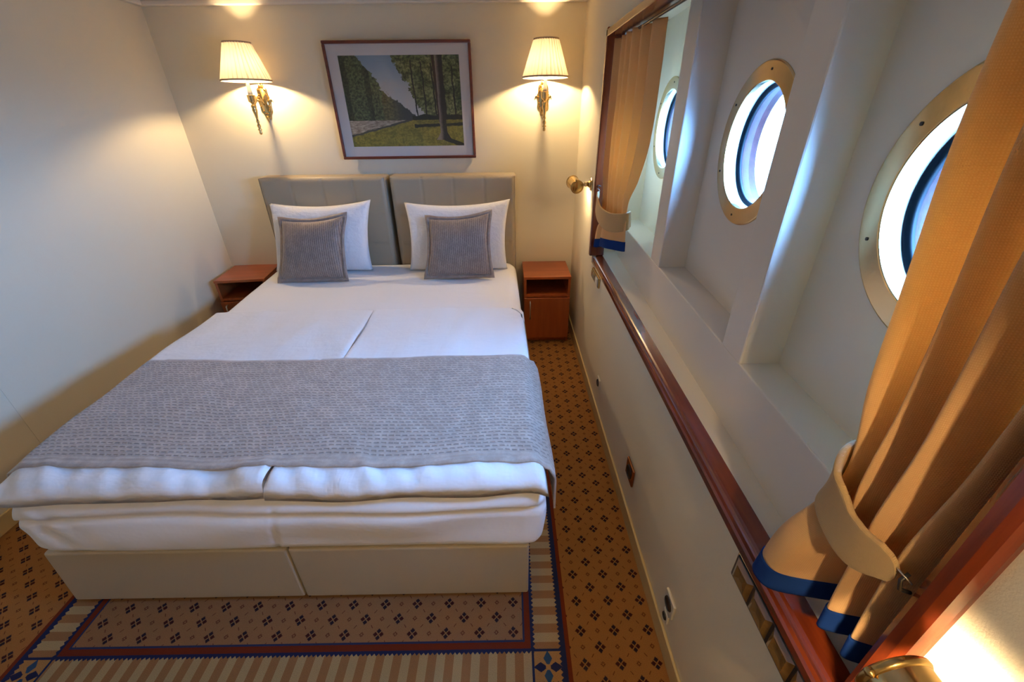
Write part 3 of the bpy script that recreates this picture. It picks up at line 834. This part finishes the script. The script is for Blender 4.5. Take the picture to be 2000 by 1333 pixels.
# ------------------------------------------------------------------ wall sconces
def sconce(label):
    """origin on the wall at the height of the back plate; local -y points into the room."""
    root = thing('wall_sconce', label, 'wall lamp')
    Z = lambda z: z-1.50
    # ornate back plate: scalloped oval with raised bead and leaf tips
    b = bmesh.new()
    N = 96; rings = []
    for rr, yy in ((1.0, 0.0), (1.0, -0.004), (0.90, -0.009), (0.80, -0.006), (0.62, -0.010), (0.30, -0.017), (0.0, -0.020)):
        rg = []
        for k in range(N):
            a = 2*pi*k/N
            sc = 1+0.07*cos(10*a)*(rr > 0.75)
            zz = sin(a); zz = zz*(1.0 if zz > 0 else 1.18)
            rg.append(b.verts.new((0.036*rr*sc*cos(a)*(1-0.12*zz), yy, 0.086*rr*sc*zz)))
        rings.append(rg)
    for A, B in zip(rings, rings[1:]):
        for k in range(N): b.faces.new((A[k], A[(k+1) % N], B[(k+1) % N], B[k]))
    b.faces.new(rings[0])
    pl = obj('back_plate', b, MBRASS, root, True)
    b = bmesh.new()
    for k in range(14):
        a = 2*pi*k/14; lathe(b, [(0.0, -0.005), (0.0045, -0.003), (0.005, 0.001), (0.0, 0.006)], 10, axis_mtx((0.027*cos(a), -0.009, 0.070*sin(a)-0.004), (0, -1, 0)))
    for sx in (-1, 1):
        tube(b, [(sx*0.026, -0.006, -0.004), (sx*0.040, -0.008, 0.004), (sx*0.048, -0.008, -0.002), (sx*0.044, -0.008, -0.009)], [0.005, 0.004, 0.0035, 0.002], 8)
    tube(b, [(0, -0.010, -0.085), (0, -0.012, -0.105), (0, -0.008, -0.122)], [0.010, 0.007, 0.001], 10)
    obj('beading', b, MBRASS, pl, True)
    # arm: scroll from the plate to the stem
    b = bmesh.new(); pts = []
    for k in range(15):
        t = k/14; pts.append((0, -0.015-0.125*t, Z(1.475)+0.045*sin(pi*t*1.15)*(1-t*0.4)))
    tube(b, pts, [0.0075-0.002*abs(2*k/14-1) for k in range(15)], 12); obj('arm', b, MBRASS, root, True)
    # stem: cup, baluster, knops and leaf finial
    b = bmesh.new()
    prof = [(0.0, 1.318), (0.008, 1.322), (0.009, 1.332), (0.006, 1.338), (0.013, 1.345), (0.006, 1.352), (0.010, 1.360), (0.0115, 1.366), (0.008, 1.373), (0.005, 1.378), (0.009, 1.385), (0.009, 1.390), (0.006, 1.396),
            (0.0075, 1.41), (0.011, 1.43), (0.0145, 1.447), (0.011, 1.455), (0.015, 1.462), (0.014, 1.470), (0.008, 1.474), (0.010, 1.480), (0.019, 1.486), (0.021, 1.490), (0.022, 1.515), (0.0235, 1.518), (0.0235, 1.521), (0.0, 1.521)]
    lathe(b, [(r, Z(h)) for r, h in prof], 24, Matrix.Translation((0, -0.14, 0))); obj('stem', b, MBRASS, root, True)
    b = bmesh.new(); lathe(b, [(0.0135, Z(1.521)), (0.0125, Z(1.535)), (0.0065, Z(1.605)), (0.0055, Z(1.626))], 20, Matrix.Translation((0, -0.14, 0))); obj('candle_sleeve', b, MCANDLE, root, True)
    b = bmesh.new(); lathe(b, [(0.0, Z(1.625)), (0.009, Z(1.628)), (0.0145, Z(1.636)), (0.016, Z(1.643)), (0.0135, Z(1.652)), (0.006, Z(1.658)), (0, Z(1.661))], 16, Matrix.Translation((0, -0.14, 0)))
    obj('bulb', b, MBULB, root, True)
    # pleated shade
    b = bmesh.new(); N = 192
    za, zb, ra, rb = Z(1.590), Z(1.764), 0.127, 0.067
    rows = []
    for j in range(9):
        t = j/8; r = lerp(ra, rb, t); rows.append([b.verts.new(((r+0.0030*cos(32*2*pi*k/N))*cos(2*pi*k/N), -0.14+(r+0.0030*cos(32*2*pi*k/N))*sin(2*pi*k/N), lerp(za, zb, t))) for k in range(N)])
    for A, B in zip(rows, rows[1:]):
        for k in range(N): b.faces.new((A[k], A[(k+1) % N], B[(k+1) % N], B[k]))
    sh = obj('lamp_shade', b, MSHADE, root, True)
    for r, z in ((ra, za), (rb, zb)):
        b = bmesh.new(); lathe(b, [(r-0.002, z-0.004), (r+0.003, z-0.004), (r+0.003, z+0.004), (r-0.002, z+0.004), (r-0.002, z-0.004)], 64, Matrix.Translation((0, -0.14, 0)), False); obj('shade_braid', b, MTRIMBAND, sh, True)
    b = bmesh.new()
    for k in range(3):
        a = 2*pi*k/3; tube(b, [(0, -0.14, Z(1.752)), (rb*0.99*cos(a), -0.14+rb*0.99*sin(a), zb-0.004)], 0.0012, 6)
    obj('shade_spider', b, MBRASS, sh)
    return root
s1 = sconce('brass wall lamp with pleated cream shade, left of the picture'); s1.location = (-0.703, 0, 1.50)
s2 = copy_tree(s1, 'brass wall lamp with pleated cream shade, right of the picture'); s2.location = (0.972, 0, 1.50)
s3 = copy_tree(s1, 'brass wall lamp on the wall behind the viewer, seen in the picture glass'); s3.location = (-0.70, YF, 1.50); s3.rotation_euler = (0, 0, pi)
s4 = copy_tree(s1, 'brass wall lamp on the wall behind the viewer, on the window side'); s4.location = (1.02, YF, 1.37); s4.rotation_euler = (0, 0, pi)

for o in list(bpy.data.objects):
    if o.parent in (s3, s4) and o.name.startswith('bulb'):
        o.data = o.data.copy(); o.data.materials[0] = MBULBD['a' if o.parent == s3 else 'b']

# ------------------------------------------------------------------ reading lamps
def reading_lamp(label, mount, head, direction, slot, half):
    """mount: wall point; head: centre of the visible end cap; direction: along the tube; slot: side on which the tube is cut open."""
    root = thing('reading_lamp', label, 'reading lamp', mount)
    h = Vector(head)-Vector(mount); d = Vector(direction).normalized()
    b = bmesh.new(); lathe(b, [(0.032, 0.0), (0.033, 0.004), (0.031, 0.008), (0.018, 0.010), (0.015, 0.018), (0.010, 0.021), (0.0, 0.022)], 8, axis_mtx((0, 0, 0), (-1, 0, 0)))
    obj('mount_plate', b, MBRASSD, root)
    b = bmesh.new(); j = h + d*0.04
    tube(b, [(-0.012, 0, 0), (-0.026, 0.0, 0.0), j + (Vector((-0.026, 0, 0))-j).normalized()*0.030], 0.006, 10)
    lathe(b, [(0.0, -0.012), (0.010, -0.010), (0.011, 0.010), (0.0, 0.012)], 16, axis_mtx((-0.030, 0, 0), (0, 0, 1))); obj('swivel_arm', b, MBRASS, root, True)
    L, R1, R2 = 0.090, 0.0335, 0.0320
    q = axis_mtx(h, d); sl = (q.to_3x3().inverted() @ Vector(slot)); a0 = math.atan2(sl.y, sl.x)
    b = bmesh.new(); n = 48
    angs = [a0+half+(2*pi-2*half)*k/n for k in range(n+1)]
    P = lambda r, a, z: b.verts.new(q @ Vector((r*cos(a), r*sin(a), z)))
    rows = [[P(R1, a, 0.0) for a in angs], [P(R1, a, L) for a in angs], [P(R2, a, L) for a in angs], [P(R2, a, 0.0) for a in angs]]
    for A, B in zip(rows, rows[1:]+rows[:1]):
        for k in range(n): b.faces.new((A[k], A[k+1], B[k+1], B[k]))
    for k in (0, n): b.faces.new([rw[k] for rw in rows])
    sh = obj('tube_shade', b, MBRASS, root, True); es_ = sh.modifiers.new('edges', 'EDGE_SPLIT'); es_.split_angle = radians(40)
    for nm, z0, sg in (('end_cap', 0.0, -1), ('end_cap', L, 1)):
        b = bmesh.new()
        lathe(b, [(0.0, z0+sg*0.007), (0.014, z0+sg*0.006), (0.025, z0+sg*0.0025), (0.030, z0+sg*0.001), (0.033, z0+sg*0.003), (0.0358, z0+sg*0.001), (0.0362, z0-sg*0.003), (0.0340, z0-sg*0.006), (0.0, z0-sg*0.004)], 48, q, False)
        obj(nm, b, MBRASSD, sh, True)
    p = q @ (Vector((-cos(a0), -sin(a0), 0))*0.037 + Vector((0, 0, 0.002)))
    b = bmesh.new(); lathe(b, [(0, -0.004), (0.004, -0.003), (0.005, 0.002), (0.0, 0.006)], 12, axis_mtx(p, d)); obj('thumb_screw', b, MBRASSD, sh, True)
    b = bmesh.new(); lathe(b, [(0.008, 0.062), (0.009, 0.082), (0.0, 0.085)], 16, q); obj('lamp_holder', b, MCANDLE, root, True)
    b = bmesh.new(); lathe(b, [(0.014*sin(pi*k/10), 0.046-0.014*cos(pi*k/10)) for k in range(11)], 20, q, False); obj('bulb', b, MRBULB, root, True)
    return root
reading_lamp('brass tube reading lamp by the far frame post, above the right nightstand', (XR, -0.548, 1.078), (1.128, -0.535, 1.062), (-0.17, 0.97, 0.16), (0.25, 0.05, -1.0), radians(58))
reading_lamp('brass tube reading lamp in the foreground, turned to the wall beside the near frame post', (XR, -2.79, 0.905), (1.138, -2.700, 0.924), (0.05, -1.0, -0.06), (0.90, 0.0, -0.42), radians(62))

# ------------------------------------------------------------------ curtains
def spline(pts, u):
    n = len(pts)-1; q = max(0.0, min(0.99999, u))*n; k = int(q); f = q-k
    p0, p1, p2, p3 = pts[max(0, k-1)], pts[k], pts[k+1], pts[min(n, k+2)]
    return 0.5*((2*p1)+(p2-p0)*f+(2*p0-5*p1+4*p2-p3)*f*f+(3*p1-p0-3*p2+p3)*f**3)
def curtain(label, levels, hem_h, zhem, uvw, seed, nu=260, nv=140):
    """levels: (z, plan polyline) from the rail down to the hem; the cloth is a smooth loft through them."""
    zs = [z for z, _ in levels]; P = [[Vector((x, y)) for x, y in pl] for _, pl in levels]
    ztop, zbot = zs[0], zs[-1]
    def fn(s, t):
        tz = t*(len(zs)-1) if False else None
        z = lerp(ztop, zbot, t)
        k = 0
        while k < len(zs)-2 and z < zs[k+1]: k += 1
        f = (zs[k]-z)/(zs[k]-zs[k+1])
        c = [spline(P[m], s) for m in (max(0, k-1), k, k+1, min(len(zs)-1, k+2))]
        # cubic through the levels, with slopes from real height differences
        h = zs[k]-zs[k+1]
        m0 = (c[2]-c[0])*(h/((zs[max(0, k-1)]-zs[k+1]) or h)); m1 = (c[3]-c[1])*(h/((zs[k]-zs[min(len(zs)-1, k+2)]) or h))
        f2, f3 = f*f, f*f*f
        p = c[1]*(2*f3-3*f2+1)+m0*(f3-2*f2+f)+c[2]*(-2*f3+3*f2)+m1*(f3-f2)
        zz = z + (zhem(s)-zbot)*sstep(0.55, 1.0, t)
        return Vector((p.x+0.003*nz(s*9, t*6, seed), p.y+0.002*nz(s*9, t*7, seed+5), zz))
    t1 = 1-hem_h
    b = bmesh.new(); grid(b, nu, nv, lambda s, t: fn(s, t*t1), lambda s, t: (s*uvw, t*0.95))
    o = obj('curtain', b, MCURT, None, True); sm(o, 0, None, 0.0025); tag(o, label, 'curtain')
    b = bmesh.new(); grid(b, nu, 10, lambda s, t: fn(s, lerp(t1-0.002, 1, t)), lambda s, t: (s, t))
    h = obj('hem', b, MHEM, o, True); sm(h, 0, None, 0.006); h['label'] = 'royal blue hem band'
    return o
def plan(y0, y1, x0, x1, amp, n=11, ph=0):
    return [(lerp(x0, x1, k/(n-1)) + (amp if (k+ph) % 2 else -amp)*(0.75+0.25*sin(k*2.3)), lerp(y0, y1, k/(n-1)) + 0.006*sin(k*1.7)) for k in range(n)]
curtain('gold curtain with blue hem tied back at the far end of the window',
        [(1.692, plan(-0.74, -1.20, 1.236, 1.266, 0.026, 12)), (1.33, plan(-0.74, -1.195, 1.234, 1.266, 0.026, 12)), (1.18, plan(-0.755, -1.125, 1.230, 1.264, 0.022, 12)), (1.07, plan(-0.785, -1.065, 1.226, 1.260, 0.014, 12)), (0.98, plan(-0.79, -1.06, 1.224, 1.260, 0.010, 12)),
         (0.90, [(1.222, -0.755), (1.206, -0.775), (1.205, -0.80), (1.222, -0.822), (1.228, -0.83), (1.214, -0.86), (1.214, -0.90), (1.222, -0.945), (1.235, -0.99), (1.25, -1.035), (1.266, -1.075)]),
         (0.785, [(1.222, -0.727), (1.203, -0.745), (1.203, -0.775), (1.225, -0.802), (1.232, -0.81), (1.210, -0.845), (1.208, -0.89), (1.216, -0.94), (1.232, -0.99), (1.25, -1.04), (1.27, -1.085)])],
        0.048, lambda s: 0.785+0.085*s, 0.75, 1.0)
curtain('gold curtain with blue hem in the right foreground, tied back to the near post',
        [(1.692, [(1.262, -2.398), (1.212, -2.434), (1.288, -2.462), (1.215, -2.486), (1.290, -2.512), (1.203, -2.546), (1.286, -2.578), (1.212, -2.606), (1.27, -2.634)]),
         (1.40, [(1.260, -2.404), (1.210, -2.442), (1.288, -2.470), (1.212, -2.494), (1.288, -2.520), (1.201, -2.552), (1.284, -2.582), (1.212, -2.608), (1.27, -2.634)]),
         (1.12, [(1.255, -2.446), (1.206, -2.482), (1.276, -2.505), (1.207, -2.524), (1.274, -2.545), (1.197, -2.569), (1.272, -2.592), (1.209, -2.613), (1.26, -2.634)]),
         (0.99, [(1.245, -2.492), (1.196, -2.508), (1.242, -2.526), (1.190, -2.543), (1.240, -2.560), (1.186, -2.578), (1.238, -2.597), (1.195, -2.614), (1.240, -2.633)]),
         (0.86, [(1.235, -2.474), (1.172, -2.482), (1.166, -2.520), (1.222, -2.547), (1.250, -2.558), (1.190, -2.579), (1.245, -2.598), (1.196, -2.615), (1.242, -2.634)]),
         (0.752, [(1.228, -2.456), (1.168, -2.470), (1.162, -2.512), (1.222, -2.538), (1.255, -2.553), (1.196, -2.580), (1.248, -2.600), (1.202, -2.617), (1.248, -2.636)])],
        0.046, lambda s: 0.752+0.02*sstep(0.2, 0.45, s), 0.62, 2.2)

def tieback(label, path, widths, ring_c, hook):
    b = bmesh.new()
    n = len(path)-1
    pts = [Vector(p) for p in path]
    def at(t):
        k = min(n-1, int(t*n)); f = t*n-k
        p0, p1, p2, p3 = pts[max(0, k-1)], pts[k], pts[k+1], pts[min(n, k+2)]
        return 0.5*((2*p1)+(p2-p0)*f+(2*p0-5*p1+4*p2-p3)*f*f+(3*p1-p0-3*p2+p3)*f**3)
    def fn(s, t):
        p = at(s); w = interp(widths, s)
        tg = (at(min(1, s+0.02))-at(max(0, s-0.02))).normalized()
        side = Vector((0, 0, 1)) - tg*tg.z; side.normalize()
        nrm = side.cross(tg)
        e = 2*t-1
        return p + side*w*0.5*e + nrm*0.0
    grid(b, 60, 14, fn, lambda s, t: (s*0.4, t*0.08))
    o = obj('curtain_tieback', b, MTIE, None, True); sm(o, 0, None, 0.009); m = o.modifiers.new('soft', 'SUBSURF'); m.levels = 1; m.render_levels = 1
    tag(o, label, 'tieback')
    c = Vector(ring_c[0]); nrm = Vector(ring_c[1]).normalized(); q = axis_mtx(c, nrm)
    b = bmesh.new(); tube(b, [q @ Vector((0.009*cos(a), 0.009*sin(a), 0)) for a in [2*pi*k/20 for k in range(20)]], 0.0011, 8, True)
    r = obj('ring', b, MSTEEL, o, True); r['label'] = 'small steel ring'
    b = bmesh.new(); tube(b, hook, 0.0022, 8)
    hk = obj('tieback_hook', b, MBLACK, None, True)
    return o, hk
_, h1 = tieback('pale gold tieback strap around the near curtain', [(1.262, -2.512, 1.025), (1.245, -2.492, 1.016), (1.212, -2.490, 1.000), (1.185, -2.510, 0.977), (1.176, -2.545, 0.960), (1.173, -2.578, 0.958), (1.178, -2.606, 0.968), (1.184, -2.622, 0.978)],
        [(0, 0.060), (0.4, 0.078), (0.7, 0.066), (0.90, 0.046), (0.96, 0.03), (1, 0.004)], ((1.188, -2.629, 0.972), (0.7, 0.0, 0.7)), [(1.192, -2.640, 0.958), (1.180, -2.638, 0.962), (1.180, -2.634, 0.972), (1.188, -2.632, 0.980)])
tag(h1, 'dark metal tieback hook on the near window post', 'hook')
_, h2 = tieback('pale gold tieback strap around the far curtain', [(1.205, -0.735, 1.070), (1.193, -0.775, 1.025), (1.192, -0.84, 0.990), (1.200, -0.92, 0.978), (1.217, -0.99, 0.978), (1.242, -1.045, 0.988), (1.270, -1.062, 0.998), (1.29, -1.045, 1.005)],
        [(0, 0.006), (0.05, 0.04), (0.2, 0.075), (0.5, 0.085), (1, 0.075)], ((1.203, -0.733, 1.078), (0.7, 0.3, 0.6)), [(1.215, -0.727, 1.095), (1.200, -0.731, 1.100), (1.200, -0.736, 1.085), (1.208, -0.734, 1.078)])
tag(h2, 'dark metal tieback hook on the far window post', 'hook')

# ------------------------------------------------------------------ switches and sockets
def switch_panel(label, y0, z0, z1, n, pitch, end_white=False, proud=0.0):
    L = n*pitch
    root = thing('switch_panel', label, 'light switch', (XR-proud, y0, z0))
    b = bmesh.new(); box(b, -0.010, proud, -L-0.004, 0.004, -0.003, z1-z0+0.003, 0.002); obj('brass_surround', b, MBRASSD, root)
    b = bmesh.new(); box(b, -0.012, -0.008, -L, 0, 0.0, z1-z0, 0.001); obj('dark_frame', b, MBLACK, root)
    for k in range(n):
        ya, yb = -k*pitch-0.003, -(k+1)*pitch+0.003
        white = end_white and k == n-1
        b = bmesh.new(); za, zb = 0.003, z1-z0-0.003; ym, zm = (ya+yb)/2, (za+zb)/2
        P = [(-0.012, ya, za), (-0.012, yb, za), (-0.012, yb, zb), (-0.012, ya, zb)]
        Q = [(-0.017, lerp(p[1], ym, 0.35), lerp(p[2], zm, 0.35)) for p in P]; Rr = [(-0.0145, lerp(p[1], ym, 0.75), lerp(p[2], zm, 0.75)) for p in P]
        va, vb, vc = [[b.verts.new(p) for p in pp] for pp in (P, Q, Rr)]
        for A, B in ((va, vb), (vb, vc)):
            for i in range(4): b.faces.new((A[i], A[(i+1) % 4], B[(i+1) % 4], B[i]))
        b.faces.new(vc); b.faces.new(va)
        rk = obj('rocker', b, MPLASTIC if white else MROCK, root)
        if white: rk['label'] = 'cream plastic rocker'
    return root
switch_panel('row of bronze rocker switches under the sill by the near curtain', -2.416, 0.632, 0.691, 4, 0.0605, False, 0.012)
switch_panel('small bronze and cream switch plate under the far end of the sill', -0.80, 0.650, 0.697, 3, 0.055, True)
def outlet(label, y, z, w, h, m, square=True):
    root = thing('wall_socket', label, 'socket', (XR, y, z))
    b = bmesh.new(); box(b, -0.008, 0, -w/2, w/2, -h/2, h/2, 0.003); obj('plate', b, m, root)
    b = bmesh.new(); lathe(b, [(0.0, 0.0), (min(w, h)*0.30, 0.0), (min(w, h)*0.33, 0.003), (min(w, h)*0.36, 0.0)], 24, axis_mtx((-0.0082, 0, 0), (-1, 0, 0)), False); obj('socket_well', b, MBLACK, root)
    return root
outlet('copper coloured square socket plate low on the window wall', -1.775, 0.232, 0.085, 0.078, MSOCK)
outlet('larger white socket plate low on the wall below the near curtain', -2.232, 0.190, 0.060, 0.062, MPLASTIC)
outlet('smaller white socket plate under the larger one, low on the wall', -2.232, 0.128, 0.034, 0.036, MPLASTIC)
outlet('small white socket plate low on the wall nearest the right nightstand', -1.165, 0.215, 0.055, 0.055, MPLASTIC)

# things that come in more than one share a group
GROUPS = {'wall lamp': 'brass wall lamps with pleated shades', 'pillow': 'white bed pillows', 'cushion': 'taupe ribbed cushions', 'duvet': 'white duvets side by side', 'nightstand': 'cherry nightstands beside the bed',
          'headboard': 'tufted headboards', 'bed base': 'leatherette bed bases', 'reading lamp': 'brass tube reading lamps', 'curtain': 'gold curtains at the window', 'tieback': 'curtain tiebacks', 'hook': 'tieback hooks',
          'socket': 'sockets low on the window wall', 'light switch': 'switch plates under the sill'}
for o in bpy.data.objects:
    if o.parent is None and o.get('category') in GROUPS: o['group'] = GROUPS[o['category']]
